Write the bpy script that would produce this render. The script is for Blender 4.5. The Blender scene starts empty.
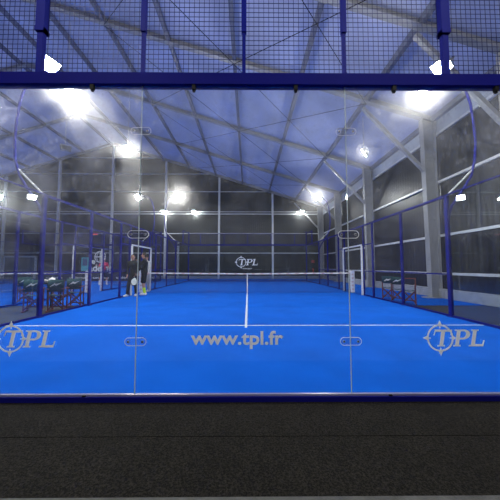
import bpy, bmesh, math, random
from mathutils import Vector, Matrix, Quaternion
random.seed(7)
C = bpy.context.scene.collection
PI = math.pi
sc = bpy.context.scene

# ------------------------------------------------------------------ materials
MATS = {}
def mat(name, col, rough=0.6, metal=0.0, var=0.0, vscale=8.0, bump=0.0, bscale=60.0, spec=0.5):
    if name in MATS: return MATS[name]
    m = bpy.data.materials.new(name); m.use_nodes = True
    nt = m.node_tree; b = nt.nodes['Principled BSDF']
    b.inputs['Base Color'].default_value = (*col, 1); b.inputs['Roughness'].default_value = rough
    b.inputs['Metallic'].default_value = metal; b.inputs['Specular IOR Level'].default_value = spec
    tc = nt.nodes.new('ShaderNodeTexCoord')
    if var > 0:
        n = nt.nodes.new('ShaderNodeTexNoise'); n.inputs['Scale'].default_value = vscale; n.inputs['Detail'].default_value = 5
        nt.links.new(tc.outputs['Object'], n.inputs['Vector'])
        r = nt.nodes.new('ShaderNodeMapRange'); r.inputs['From Min'].default_value = .25; r.inputs['From Max'].default_value = .75
        r.inputs['To Min'].default_value = 1 - var; r.inputs['To Max'].default_value = 1 + var
        nt.links.new(n.outputs['Fac'], r.inputs['Value'])
        mx = nt.nodes.new('ShaderNodeVectorMath'); mx.operation = 'SCALE'; mx.inputs[0].default_value = col
        nt.links.new(r.outputs['Result'], mx.inputs['Scale']); nt.links.new(mx.outputs['Vector'], b.inputs['Base Color'])
    if bump > 0:
        n = nt.nodes.new('ShaderNodeTexNoise'); n.inputs['Scale'].default_value = bscale; n.inputs['Detail'].default_value = 3
        nt.links.new(tc.outputs['Object'], n.inputs['Vector'])
        bp = nt.nodes.new('ShaderNodeBump'); bp.inputs['Strength'].default_value = bump; bp.inputs['Distance'].default_value = .02
        nt.links.new(n.outputs['Fac'], bp.inputs['Height']); nt.links.new(bp.outputs['Normal'], b.inputs['Normal'])
    MATS[name] = m
    return m

def mat_emit(name, col, s):
    m = bpy.data.materials.new(name); m.use_nodes = True; nt = m.node_tree; nt.nodes.clear()
    e = nt.nodes.new('ShaderNodeEmission'); e.inputs[0].default_value = (*col, 1); e.inputs[1].default_value = s
    o = nt.nodes.new('ShaderNodeOutputMaterial'); nt.links.new(e.outputs[0], o.inputs[0])
    return m

def mat_glass(name, dirt=0.0, haze=0.0, tint=(.93, .96, .98)):
    m = bpy.data.materials.new(name); m.use_nodes = True; nt = m.node_tree; N = nt.nodes; L = nt.links; N.clear()
    out = N.new('ShaderNodeOutputMaterial')
    tr = N.new('ShaderNodeBsdfTransparent'); tr.inputs[0].default_value = (*tint, 1)
    gl = N.new('ShaderNodeBsdfGlossy'); gl.inputs['Roughness'].default_value = 0.0; gl.inputs[0].default_value = (1, 1, 1, 1)
    ge = N.new('ShaderNodeNewGeometry')
    e = N.new('ShaderNodeMath'); e.operation = 'MULTIPLY_ADD'; e.inputs[1].default_value = -2; e.inputs[2].default_value = 1
    L.new(ge.outputs['Backfacing'], e.inputs[0])
    p = N.new('ShaderNodeMath'); p.operation = 'POWER'; p.inputs[0].default_value = 1.5; L.new(e.outputs[0], p.inputs[1])
    fr = N.new('ShaderNodeFresnel'); L.new(p.outputs[0], fr.inputs['IOR'])
    mx = N.new('ShaderNodeMixShader'); L.new(fr.outputs[0], mx.inputs[0])
    L.new(gl.outputs[0], mx.inputs[2])
    if dirt > 0:
        tc = N.new('ShaderNodeTexCoord')
        n = N.new('ShaderNodeTexNoise'); n.inputs['Scale'].default_value = 2.2; n.inputs['Detail'].default_value = 8; n.inputs['Roughness'].default_value = .7
        L.new(tc.outputs['Object'], n.inputs['Vector'])
        r = N.new('ShaderNodeMapRange'); r.inputs['From Min'].default_value = .38; r.inputs['From Max'].default_value = .68
        r.inputs['To Min'].default_value = .25; r.inputs['To Max'].default_value = 1.6
        L.new(n.outputs['Fac'], r.inputs['Value'])
        # dried water spots
        v = N.new('ShaderNodeTexVoronoi'); v.inputs['Scale'].default_value = 22; v.inputs['Randomness'].default_value = 1
        L.new(tc.outputs['Object'], v.inputs['Vector'])
        vr = N.new('ShaderNodeMapRange'); vr.inputs['From Min'].default_value = .1; vr.inputs['From Max'].default_value = .45
        vr.inputs['To Min'].default_value = 1.7; vr.inputs['To Max'].default_value = .8
        L.new(v.outputs['Distance'], vr.inputs['Value'])
        # dirt made stronger upwards; its scatter also stands in for lamp bloom
        sx = N.new('ShaderNodeSeparateXYZ'); L.new(tc.outputs['Object'], sx.inputs[0])
        hr = N.new('ShaderNodeMapRange'); hr.inputs['From Min'].default_value = .8; hr.inputs['From Max'].default_value = 2.6
        hr.inputs['To Min'].default_value = .04; hr.inputs['To Max'].default_value = 1.0
        L.new(sx.outputs['Z'], hr.inputs['Value'])
        m1 = N.new('ShaderNodeMath'); m1.operation = 'MULTIPLY'; L.new(r.outputs[0], m1.inputs[0]); L.new(vr.outputs[0], m1.inputs[1])
        m2 = N.new('ShaderNodeMath'); m2.operation = 'MULTIPLY'; L.new(m1.outputs[0], m2.inputs[0]); L.new(hr.outputs[0], m2.inputs[1])
        prev = tr
        for (amt, kind, ior, ro) in ((dirt * .4, 'R', 1.05, .9), (dirt * .3, 'R', 1/1.05, .9), (dirt * .10, 'R', 1.12, .7), (dirt * .10, 'R', 1/1.12, .7), (haze, 'T', 0, 0)):
            if kind == 'R':
                s = N.new('ShaderNodeBsdfRefraction'); s.inputs['IOR'].default_value = ior; s.inputs['Roughness'].default_value = ro
                s.inputs[0].default_value = (1, 1, 1, 1)
            else:
                s = N.new('ShaderNodeBsdfTranslucent'); s.inputs[0].default_value = (.9, .9, .9, 1)
            a = N.new('ShaderNodeMath'); a.operation = 'MULTIPLY'; a.inputs[1].default_value = amt; a.use_clamp = True
            L.new(m2.outputs[0], a.inputs[0])
            q = N.new('ShaderNodeMixShader'); L.new(a.outputs[0], q.inputs[0]); L.new(prev.outputs[0], q.inputs[1]); L.new(s.outputs[0], q.inputs[2])
            prev = q
        L.new(prev.outputs[0], mx.inputs[1])
    else:
        L.new(tr.outputs[0], mx.inputs[1])
    L.new(mx.outputs[0], out.inputs[0])
    return m

def mat_turf(name, col):
    m = bpy.data.materials.new(name); m.use_nodes = True; nt = m.node_tree; N = nt.nodes; L = nt.links
    b = N['Principled BSDF']; b.inputs['Roughness'].default_value = 1; b.inputs['Specular IOR Level'].default_value = .05
    tc = N.new('ShaderNodeTexCoord')
    n = N.new('ShaderNodeTexNoise'); n.inputs['Scale'].default_value = 90; n.inputs['Detail'].default_value = 4
    n2 = N.new('ShaderNodeTexNoise'); n2.inputs['Scale'].default_value = 1.3; n2.inputs['Detail'].default_value = 4
    L.new(tc.outputs['Object'], n.inputs['Vector']); L.new(tc.outputs['Object'], n2.inputs['Vector'])
    a = N.new('ShaderNodeMath'); a.operation = 'MULTIPLY_ADD'; a.inputs[1].default_value = .5; a.inputs[2].default_value = .5
    L.new(n.outputs['Fac'], a.inputs[0])
    a2 = N.new('ShaderNodeMath'); a2.operation = 'MULTIPLY_ADD'; a2.inputs[1].default_value = .5; L.new(n2.outputs['Fac'], a2.inputs[0]); L.new(a.outputs[0], a2.inputs[2])
    s = N.new('ShaderNodeVectorMath'); s.operation = 'SCALE'; s.inputs[0].default_value = col; L.new(a2.outputs[0], s.inputs['Scale'])
    L.new(s.outputs[0], b.inputs['Base Color'])
    bp = N.new('ShaderNodeBump'); bp.inputs['Strength'].default_value = .5; bp.inputs['Distance'].default_value = .01
    L.new(n.outputs['Fac'], bp.inputs['Height']); L.new(bp.outputs[0], b.inputs['Normal'])
    return m

def mat_ground():
    m = bpy.data.materials.new('rubber_ground'); m.use_nodes = True; nt = m.node_tree; N = nt.nodes; L = nt.links
    b = N['Principled BSDF']; b.inputs['Roughness'].default_value = .9; b.inputs['Specular IOR Level'].default_value = .12
    tc = N.new('ShaderNodeTexCoord')
    n = N.new('ShaderNodeTexNoise'); n.inputs['Scale'].default_value = 75; n.inputs['Detail'].default_value = 8; n.inputs['Roughness'].default_value = .8
    n2 = N.new('ShaderNodeTexNoise'); n2.inputs['Scale'].default_value = 3; n2.inputs['Detail'].default_value = 6
    L.new(tc.outputs['Object'], n.inputs['Vector']); L.new(tc.outputs['Object'], n2.inputs['Vector'])
    cr = N.new('ShaderNodeValToRGB'); cr.color_ramp.elements[0].position = .45; cr.color_ramp.elements[0].color = (.003, .0028, .0024, 1)
    cr.color_ramp.elements[1].position = .72; cr.color_ramp.elements[1].color = (.048, .041, .032, 1)
    L.new(n.outputs['Fac'], cr.inputs[0])
    a = N.new('ShaderNodeMath'); a.operation = 'MULTIPLY_ADD'; a.inputs[1].default_value = .9; a.inputs[2].default_value = .5; L.new(n2.outputs['Fac'], a.inputs[0])
    s = N.new('ShaderNodeVectorMath'); s.operation = 'SCALE'; L.new(cr.outputs[0], s.inputs[0]); L.new(a.outputs[0], s.inputs['Scale'])
    L.new(s.outputs[0], b.inputs['Base Color'])
    bp = N.new('ShaderNodeBump'); bp.inputs['Strength'].default_value = .7; bp.inputs['Distance'].default_value = .01
    L.new(n.outputs['Fac'], bp.inputs['Height']); L.new(bp.outputs[0], b.inputs['Normal'])
    return m

def mat_roof():
    m = bpy.data.materials.new('roof_membrane'); m.use_nodes = True; nt = m.node_tree; N = nt.nodes; L = nt.links; N.clear()
    out = N.new('ShaderNodeOutputMaterial')
    tc = N.new('ShaderNodeTexCoord'); n = N.new('ShaderNodeTexNoise'); n.inputs['Scale'].default_value = .5; n.inputs['Detail'].default_value = 5
    L.new(tc.outputs['Object'], n.inputs['Vector'])
    r = N.new('ShaderNodeMapRange'); r.inputs['From Min'].default_value = .3; r.inputs['From Max'].default_value = .7
    r.inputs['To Min'].default_value = .85; r.inputs['To Max'].default_value = 1.1; L.new(n.outputs['Fac'], r.inputs['Value'])
    s = N.new('ShaderNodeVectorMath'); s.operation = 'SCALE'; s.inputs[0].default_value = (.56, .60, .72); L.new(r.outputs[0], s.inputs['Scale'])
    d = N.new('ShaderNodeBsdfDiffuse'); t = N.new('ShaderNodeBsdfTranslucent')
    L.new(s.outputs[0], d.inputs[0]); L.new(s.outputs[0], t.inputs[0])
    mx = N.new('ShaderNodeMixShader'); mx.inputs[0].default_value = .45
    L.new(d.outputs[0], mx.inputs[1]); L.new(t.outputs[0], mx.inputs[2]); L.new(mx.outputs[0], out.inputs[0])
    return m

def mat_cladding(name, col, axis):
    """ribbed coated metal sheet, ribs running up the wall"""
    m = bpy.data.materials.new(name); m.use_nodes = True; nt = m.node_tree; N = nt.nodes; L = nt.links
    b = N['Principled BSDF']; b.inputs['Roughness'].default_value = .38; b.inputs['Metallic'].default_value = .5
    tc = N.new('ShaderNodeTexCoord'); sx = N.new('ShaderNodeSeparateXYZ'); L.new(tc.outputs['Object'], sx.inputs[0])
    w = N.new('ShaderNodeMath'); w.operation = 'MULTIPLY'; w.inputs[1].default_value = 2 * PI / .2; L.new(sx.outputs[axis], w.inputs[0])
    si = N.new('ShaderNodeMath'); si.operation = 'SINE'; L.new(w.outputs[0], si.inputs[0])
    bp = N.new('ShaderNodeBump'); bp.inputs['Strength'].default_value = .12; bp.inputs['Distance'].default_value = .02
    L.new(si.outputs[0], bp.inputs['Height']); L.new(bp.outputs[0], b.inputs['Normal'])
    n = N.new('ShaderNodeTexNoise'); n.inputs['Scale'].default_value = .9; n.inputs['Detail'].default_value = 6
    L.new(tc.outputs['Object'], n.inputs['Vector'])
    r = N.new('ShaderNodeMapRange'); r.inputs['From Min'].default_value = .3; r.inputs['From Max'].default_value = .7
    r.inputs['To Min'].default_value = .75; r.inputs['To Max'].default_value = 1.2; L.new(n.outputs['Fac'], r.inputs['Value'])
    s = N.new('ShaderNodeVectorMath'); s.operation = 'SCALE'; s.inputs[0].default_value = col; L.new(r.outputs[0], s.inputs['Scale'])
    L.new(s.outputs[0], b.inputs['Base Color'])
    return m

BLUE = mat('blue_powder_coat', (.006, .010, .19), .5, 0, .08, 3, 0, 60, .06)
BLUEN = mat('blue_wire', (.005, .007, .07), .5, spec=.3)
BEAM = mat('blue_beam_paint', (.006, .007, .15), .6, 0, .08, 3, 0, 60, .04)
TURF = mat_turf('blue_turf', (.002, .105, .56))
TURF2 = TURF
LINE = mat('white_line', (.62, .66, .68), .8, 0, .08, 20)
GROUND = mat_ground()
DARKF = mat('dark_walkway', (.020, .021, .023), .8, 0, .2, 3, .3, 120)
CONC = mat('pale_concrete', (.36, .38, .40), .8, 0, .2, 5, .4, 80)
STEEL = mat('grey_steel', (.36, .37, .37), .5, .1, .12, 2)
PURL = mat('purlin_steel', (.16, .18, .24), .5, .2, .1, 2)
RAIL = mat('galvanised_rail', (.78, .80, .80), .45, .3, .08, 4)
ROOF = mat_roof()
CLADX = mat_cladding('dark_cladding', (.026, .029, .032), 'Y')
CLADY = mat_cladding('dark_cladding_far', (.030, .034, .036), 'X')
FABRIC = mat('pale_eave_sheet', (.50, .54, .60), .7, 0, .1, 2)
WHITE = mat('white_pad', (.78, .79, .80), .6, 0, .1, 25)
TAPE = mat('white_tape', (.80, .78, .76), .7, 0, .05, 10)
NETM = mat('net_cord', (.012, .016, .03), .8)
BLACK = mat('black_plastic', (.005, .005, .006), .6, spec=.15)
CHROME = mat('brushed_plate', (.55, .57, .6), .3, .8)
PLATE = mat_glass('clear_plate', tint=(.97, .97, .98))
def mat_trans(name, col, k):
    m = bpy.data.materials.new(name); m.use_nodes = True; nt = m.node_tree; N = nt.nodes; L = nt.links; N.clear()
    out = N.new('ShaderNodeOutputMaterial'); d = N.new('ShaderNodeBsdfDiffuse'); t = N.new('ShaderNodeBsdfTranslucent')
    tc = N.new('ShaderNodeTexCoord'); n = N.new('ShaderNodeTexNoise'); n.inputs['Scale'].default_value = 15; L.new(tc.outputs['Object'], n.inputs['Vector'])
    r = N.new('ShaderNodeMapRange'); r.inputs['To Min'].default_value = .9; r.inputs['To Max'].default_value = 1.1; L.new(n.outputs['Fac'], r.inputs['Value'])
    s = N.new('ShaderNodeVectorMath'); s.operation = 'SCALE'; s.inputs[0].default_value = col; L.new(r.outputs[0], s.inputs['Scale'])
    L.new(s.outputs[0], d.inputs[0]); L.new(s.outputs[0], t.inputs[0])
    mx = N.new('ShaderNodeMixShader'); mx.inputs[0].default_value = k; L.new(d.outputs[0], mx.inputs[1]); L.new(t.outputs[0], mx.inputs[2]); L.new(mx.outputs[0], out.inputs[0])
    return m
DECAL = mat_trans('grey_vinyl', (.92, .92, .92), .25)
SEAL = mat_trans('clear_seal', (.6, .65, .65), .5)
PRIM = mat_trans('plate_edge', (.9, .9, .92), .4)
DECALF = mat('white_vinyl', (.85, .88, .88), .6)
GLASSN = mat_glass('dirty_glass_left', dirt=.085, haze=.085)
GLASSM = mat_glass('dirty_glass_middle', dirt=.045, haze=.035)
GLASSR = mat_glass('dirty_glass_right', dirt=.08, haze=.06)
GLASS = mat_glass('clear_glass')
WOOD = mat('red_brown_wood', (.22, .055, .035), .5, 0, .25, 12)
CANVAS = mat('dark_green_canvas', (.010, .060, .066), .85, 0, .1, 40)
TEAL = mat('teal_print', (.05, .30, .36), .6)
STRIPM = mat('navy_banner', (.012, .018, .045), .6)
LED = mat_emit('led_panel', (1.0, .965, .90), 520)
REDL = mat_emit('red_sign_light', (1.0, .12, .08), 1.2)
RED = mat('red_enamel', (.55, .02, .02), .35)
HOUSING = mat('grey_housing', (.25, .26, .28), .5, .3)
SKIN = mat('skin', (.50, .27, .18), .55, 0, .06, 12)
HAIR = mat('dark_hair', (.03, .02, .015), .7, 0, .2, 80)
NAVY = mat('black_sportswear', (.006, .008, .012), .9, 0, .2, 15)
GREYC = mat('light_grey_sportswear', (.45, .45, .47), .8, 0, .1, 15)
PINK = mat('crimson_shirt', (.55, .02, .10), .8, 0, .1, 15)
NEON = mat('neon_yellow_sock', (.65, .85, .02), .7)
SHOE = mat('white_shoe', (.75, .75, .75), .5)
EYE = mat('eye', (.02, .015, .01), .2)
RACK = mat('white_racket', (.72, .75, .62), .4)

# ------------------------------------------------------------------ mesh helper
class MB:
    def __init__(s): s.v = []; s.f = []; s.sm = []
    def add(s, vs, fs, smooth=False):
        o = len(s.v); s.v += [tuple(v) for v in vs]
        for f in fs: s.f.append(tuple(i + o for i in f)); s.sm.append(smooth)
        return s
    def box(s, a, b):
        x0, y0, z0 = a; x1, y1, z1 = b
        vs = [(x0,y0,z0),(x1,y0,z0),(x1,y1,z0),(x0,y1,z0),(x0,y0,z1),(x1,y0,z1),(x1,y1,z1),(x0,y1,z1)]
        return s.add(vs, [(0,3,2,1),(4,5,6,7),(0,1,5,4),(1,2,6,5),(2,3,7,6),(3,0,4,7)])
    def cbox(s, c, d):
        return s.box([c[i]-d[i]/2 for i in range(3)], [c[i]+d[i]/2 for i in range(3)])
    def bar(s, p, q, w, h, up=(0,0,1)):
        """rectangular bar from p to q, w sideways, h along up"""
        p = Vector(p); q = Vector(q); d = (q-p).normalized(); u = Vector(up)
        if abs(d.dot(u)) > .98: u = Vector((0,1,0)) if abs(d.y) < .9 else Vector((1,0,0))
        sd = d.cross(u).normalized(); u = sd.cross(d).normalized()
        vs = []
        for e in (p, q):
            for a, b in ((-1,-1),(1,-1),(1,1),(-1,1)): vs.append(e + sd*a*w/2 + u*b*h/2)
        return s.add(vs, [(0,1,2,3),(7,6,5,4),(0,4,5,1),(1,5,6,2),(2,6,7,3),(3,7,4,0)])
    def tube(s, pts, rs, n=10, caps=True):
        pts = [Vector(p) for p in pts]
        if not hasattr(rs, '__len__'): rs = [rs]*len(pts)
        d0 = (pts[1]-pts[0]).normalized(); a = Vector((0,0,1)) if abs(d0.z) < .9 else Vector((1,0,0))
        u = d0.cross(a).normalized(); vs = []
        for i, p in enumerate(pts):
            d = (pts[min(i+1,len(pts)-1)]-pts[max(i-1,0)]).normalized()
            u = (u - d*u.dot(d)).normalized(); w = d.cross(u)
            for k in range(n):
                t = 2*PI*k/n; vs.append(p + (u*math.cos(t)+w*math.sin(t))*rs[i])
        fs = []
        for i in range(len(pts)-1):
            for k in range(n):
                k2 = (k+1) % n; fs.append((i*n+k, i*n+k2, (i+1)*n+k2, (i+1)*n+k))
        s.add(vs, fs, True)
        if caps:
            m = len(pts)-1
            s.add(vs[:n], [tuple(range(n-1,-1,-1))]); s.add(vs[m*n:], [tuple(range(n))])
        return s
    def ball(s, c, r, n=12, m=8, rot=None):
        c = Vector(c); r = (r,r,r) if not hasattr(r,'__len__') else r
        vs = [Vector((0,0,-r[2]))]
        for j in range(1, m):
            ph = -PI/2 + PI*j/m
            for k in range(n):
                t = 2*PI*k/n; vs.append(Vector((r[0]*math.cos(ph)*math.cos(t), r[1]*math.cos(ph)*math.sin(t), r[2]*math.sin(ph))))
        vs.append(Vector((0,0,r[2])))
        if rot is not None: vs = [rot @ v for v in vs]
        vs = [v+c for v in vs]; fs = []
        for k in range(n): fs.append((0, 1+(k+1)%n, 1+k))
        for j in range(m-2):
            for k in range(n):
                a = 1+j*n+k; b = 1+j*n+(k+1)%n; fs.append((a, b, b+n, a+n))
        l = len(vs)-1
        for k in range(n): fs.append((l, 1+(m-2)*n+k, 1+(m-2)*n+(k+1)%n))
        return s.add(vs, fs, True)
    def prism(s, pts, y0, y1):
        """outline in (x, z), extruded along y"""
        n = len(pts)
        ar = sum(pts[i][0]*pts[(i+1)%n][1]-pts[(i+1)%n][0]*pts[i][1] for i in range(n))
        if ar < 0: pts = pts[::-1]
        vs = [(x,y0,z) for x,z in pts] + [(x,y1,z) for x,z in pts]
        fs = [tuple(range(n)), tuple(range(2*n-1,n-1,-1))] + [(i, i+n, (i+1)%n+n, (i+1)%n) for i in range(n)]
        return s.add(vs, fs)
    def xf(s, M):
        s.v = [tuple(M @ Vector(v)) for v in s.v]; return s
    def build(s, name, m, parent=None, bevel=0):
        me = bpy.data.meshes.new(name); me.from_pydata(s.v, [], s.f); me.update()
        for p, k in zip(me.polygons, s.sm): p.use_smooth = k
        o = bpy.data.objects.new(name, me); C.objects.link(o); me.materials.append(m)
        if parent is not None: o.parent = parent
        if bevel > 0:
            b = o.modifiers.new('bevel', 'BEVEL'); b.width = bevel; b.segments = 2; b.limit_method = 'ANGLE'
        return o

def empty(name, label, cat, loc=(0,0,0), rz=0, group=None):
    o = bpy.data.objects.new(name, None); C.objects.link(o); o.empty_display_size = .1
    o.location = loc; o.rotation_euler = (0,0,rz); o['label'] = label; o['category'] = cat
    if group: o['group'] = group
    return o
def tag(o, label, cat, group=None, kind=None):
    o['label'] = label; o['category'] = cat
    if group: o['group'] = group
    if kind: o['kind'] = kind
    return o
def struct(o, label=None):
    o['kind'] = 'structure'
    if label: o['label'] = label
    return o
ORD = ['first','second','third','fourth','fifth','sixth','seventh','eighth','ninth','tenth','eleventh','twelfth','thirteenth','fourteenth','fifteenth','sixteenth']

# ------------------------------------------------------------------ hall
XR, XL, RX, Y0, Y1 = 7.75, -35.55, -13.9, -5.6, 24.6
EZ, SL = 7.35, .31
def zr(x): return EZ + SL*(XR-x) if x > RX else EZ + SL*(x-XL)

struct(MB().box((XL-.3, -1.2, -.3), (XR+.3, Y1+.3, -.012)).build('floor', DARKF), 'dark walkway floor of the hall')
struct(MB().box((XL-.3, Y0-.3, -.3), (XR+.3, -1.03, -.002)).build('floor_front', mat('worn_concrete', (.075,.075,.07), .85, 0, .35, 9, .4, 90)), 'pale concrete edge in the foreground')
struct(MB().box((-16, -1.03, -.012), (XR, -.03, -.004)).box((-16,-.985,-.012),(-15.99,-1.2,-.01)).build('floor_mat', GROUND), 'speckled dark ground in front of the glass')
MB().box((-16, -.523, -.0045), (XR, -.517, -.0038)).build('mat_seam', mat('seam_shadow_gap', (.004,.004,.004), 1, spec=0), bpy.data.objects['floor_mat'])
struct(MB().box((XL, 6.0, -.012), (XR, Y1, -.003)).build('floor_turf', TURF), 'blue turf between and beyond the courts')

# roof membrane: two slopes
def slope(xa, xb, name):
    mb = MB()
    za, zb = zr(xa), zr(xb); t = .03
    mb.add([(xa,Y0,za),(xb,Y0,zb),(xb,Y1,zb),(xa,Y1,za),(xa,Y0,za+t),(xb,Y0,zb+t),(xb,Y1,zb+t),(xa,Y1,za+t)],
           [(0,1,2,3),(7,6,5,4),(0,4,5,1),(1,5,6,2),(2,6,7,3),(3,7,4,0)])
    return mb
mb = slope(XR, RX, 'r'); mb2 = slope(RX, XL, 'l')
o = bpy.data.objects.new
struct(MB().add(mb.v, mb.f).add([(x,y,z) for x,y,z in mb2.v], mb2.f).build('ceiling', ROOF), 'blue translucent roof membrane')

# right wall (cladding, rails, pale eave sheet, skirting)
w = struct(MB().box((XR, Y0, 0), (XR+.12, Y1, 6.6)).build('wall_right', CLADX), 'dark ribbed side wall')
MB().box((XR-.03, Y0, 6.6), (XR+.10, Y1, EZ)).build('eave_sheet', FABRIC, w)
for z in (.95, 2.45, 4.6, 6.56):
    MB().box((XR-.10, Y0, z-.045), (XR, Y1, z+.045)).build('wall_rail', RAIL, w)
struct(MB().box((XR-.20, -1, 0), (XR, Y1, .36)).build('baseboard_right', CONC, None, .01))
struct(MB().box((XL-.12, Y0, 0), (XL, Y1, EZ)).build('wall_left', CLADX))
# front gable behind the camera
struct(MB().prism([(XL,0),(XR,0),(XR,EZ),(RX,zr(RX)),(XL,EZ)], Y0-.12, Y0).build('wall_front', CLADY))
# far gable
w = struct(MB().prism([(XL,0),(XR,0),(XR,EZ),(RX,zr(RX)),(XL,EZ)], Y1, Y1+.12).build('wall_far', CLADY), 'dark far gable wall of the hall')
bays = [XR-.05] + [2.55-5.48*k for k in range(7)]
for x in bays:
    MB().box((x-.09, Y1-.22, 0), (x+.09, Y1, zr(x)-.2)).build('wall_column', RAIL, w)
for z, h in ((2.6,.07), (4.6,.07), (6.62,.08), (6.85,.05), (8.95,.05), (10.8,.05), (12.5,.05)):
    xa = XR-(z+.2-EZ)/SL if z > EZ-.2 else XR
    xb = XL+(z+.2-EZ)/SL if z > EZ-.2 else XL
    MB().box((xb, Y1-.12, z-h/2), (xa, Y1, z+h/2)).build('wall_rail', RAIL, w)
for x in (RX-10, RX-2):
    pass
struct(MB().box((XL, Y1-.16, 0), (XR-.2, Y1, .30)).build('baseboard_far', CONC))
# service door in the far wall, left
d = struct(MB().box((-24.4, Y1-.24, 0), (-21.4, Y1-.13, 2.15)).build('door_1', mat('door_grey', (.16,.18,.19), .5)), 'grey service door in the far wall')
fr_ = MB().box((-24.55, Y1-.30, 0), (-24.4, Y1-.12, 2.3)).box((-21.4, Y1-.30, 0), (-21.25, Y1-.12, 2.3)).box((-24.4, Y1-.30, 2.15), (-21.4, Y1-.12, 2.3)).build('door_frame', RAIL, d)

# portal frames
def isect(mb, p, q, dp, dq, wid, side):
    """I-section member: p,q on the outer flange centreline, depth dp..dq inwards, in the xz plane"""
    p = Vector(p); q = Vector(q); d = (q-p).normalized(); n = Vector((d.z,0,-d.x))*side
    t = .02
    y = Vector((0,wid/2,0)); w2 = Vector((0,.008,0))
    def quadbar(a, b, c, e, hy):
        vs = [a-hy,b-hy,c-hy,e-hy,a+hy,b+hy,c+hy,e+hy]
        mb.add(vs, [(0,1,2,3),(7,6,5,4),(0,4,5,1),(1,5,6,2),(2,6,7,3),(3,7,4,0)])
    quadbar(p, q, q+n*t, p+n*t, y)
    quadbar(p+n*dp, q+n*dq, q+n*(dq-t), p+n*(dp-t), y)
    quadbar(p+n*t, q+n*t, q+n*(dq-t), p+n*(dp-t), w2)
FR = {-.4: 'portal frame over the foreground', 4.55: 'grey steel portal frame nearest the front glass, above the court corner',
      8.0: 'grey steel portal frame with thick column beside the right-hand chairs', 13.5: 'grey steel portal frame seen through the right seam of the glass',
      19.0: 'grey steel portal frame second from the far wall', 24.3: 'grey steel portal frame against the far gable wall'}
for Y, lab in FR.items():
    r = empty('portal_frame', lab, 'steel frame', (0,Y,0), 0, 'portal frames of the hall')
    for sgn in (1, -1):
        def X(x): return x if sgn > 0 else 2*RX-x
        c = MB(); isect(c, (X(XR-.1),0,0), (X(XR-.1),0,EZ-.1), .42, .52, .26, -1*sgn)
        c.box((min(X(7.0),X(XR-.02)), -.2, 0), (max(X(7.0),X(XR-.02)), .2, .03))
        c.build('column', STEEL, r)
        f = MB(); dz = -.26
        xs = (XR-.1, 4.7, RX)
        isect(f, (X(xs[0]),0,zr(xs[0])+dz), (X(xs[1]),0,zr(xs[1])+dz), .78, .46, .22, 1*sgn)
        isect(f, (X(xs[1]),0,zr(xs[1])+dz), (X(xs[2]),0,zr(xs[2])+dz), .46, .46, .22, 1*sgn)
        f.build('rafter', STEEL, r)
        MB().bar((X(7.2),0,5.1), (X(4.75),0,7.75), .12, .14, (0,1,0)).build('knee_brace', STEEL, r)
# purlins
k = 0
x = XR-.12
i = 0
while x > XL:
    side = 'right' if x >= RX else 'left'
    z = zr(x)
    nm = 'roof_purlin'
    if i == 0: lab = 'long steel purlin along the right-hand eave'
    elif i < 9 and i != 8: lab = 'dark steel roof purlin, %s up the slope from the right-hand eave' % ORD[i-1]
    elif i == 8: lab = 'dark steel purlin along the roof ridge'
    else: lab = 'dark steel roof purlin, %s down the far slope past the ridge' % ORD[i-9]
    tag(MB().box((x-.07, Y0, z-.24), (x+.07, Y1, z-.01-(.02))).build(nm, PURL), lab, 'roof beam', 'roof purlins')
    i += 1; x = XR-.12-2.72*i
# bracing cables under the roof
cab = [(2.25,5.0,2.55,8,'over the front half of the court, rising left'),]
def cable(xa,ya,xb,yb,lab,dz=.3):
    tag(MB().tube([(xa,ya,zr(xa)-dz),(xb,yb,zr(xb)-dz)], .012, 6).build('bracing_cable', BLACK), lab, 'cable', 'roof bracing cables')
bn = {2.55:'nearest roof bay', 8.0:'second roof bay', 13.5:'third roof bay', 19.0:'farthest roof bay'}
ys = [2.55, 8.0, 13.5, 19.0, 24.3]
for j in range(4):
    for (xa, xb, wd) in ((XR-.12-2.72, XR-.12-2.72*3, 'right-hand'), (XR-.12-2.72*3, XR-.12-2.72*5, 'middle')):
        cable(xa, ys[j], xb, ys[j+1], 'dark cable in the %s, %s pair, rising away from the camera' % (bn[ys[j]], wd))
        cable(xb, ys[j], xa, ys[j+1], 'dark cable in the %s, %s pair, falling away from the camera' % (bn[ys[j]], wd), .34)

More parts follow.
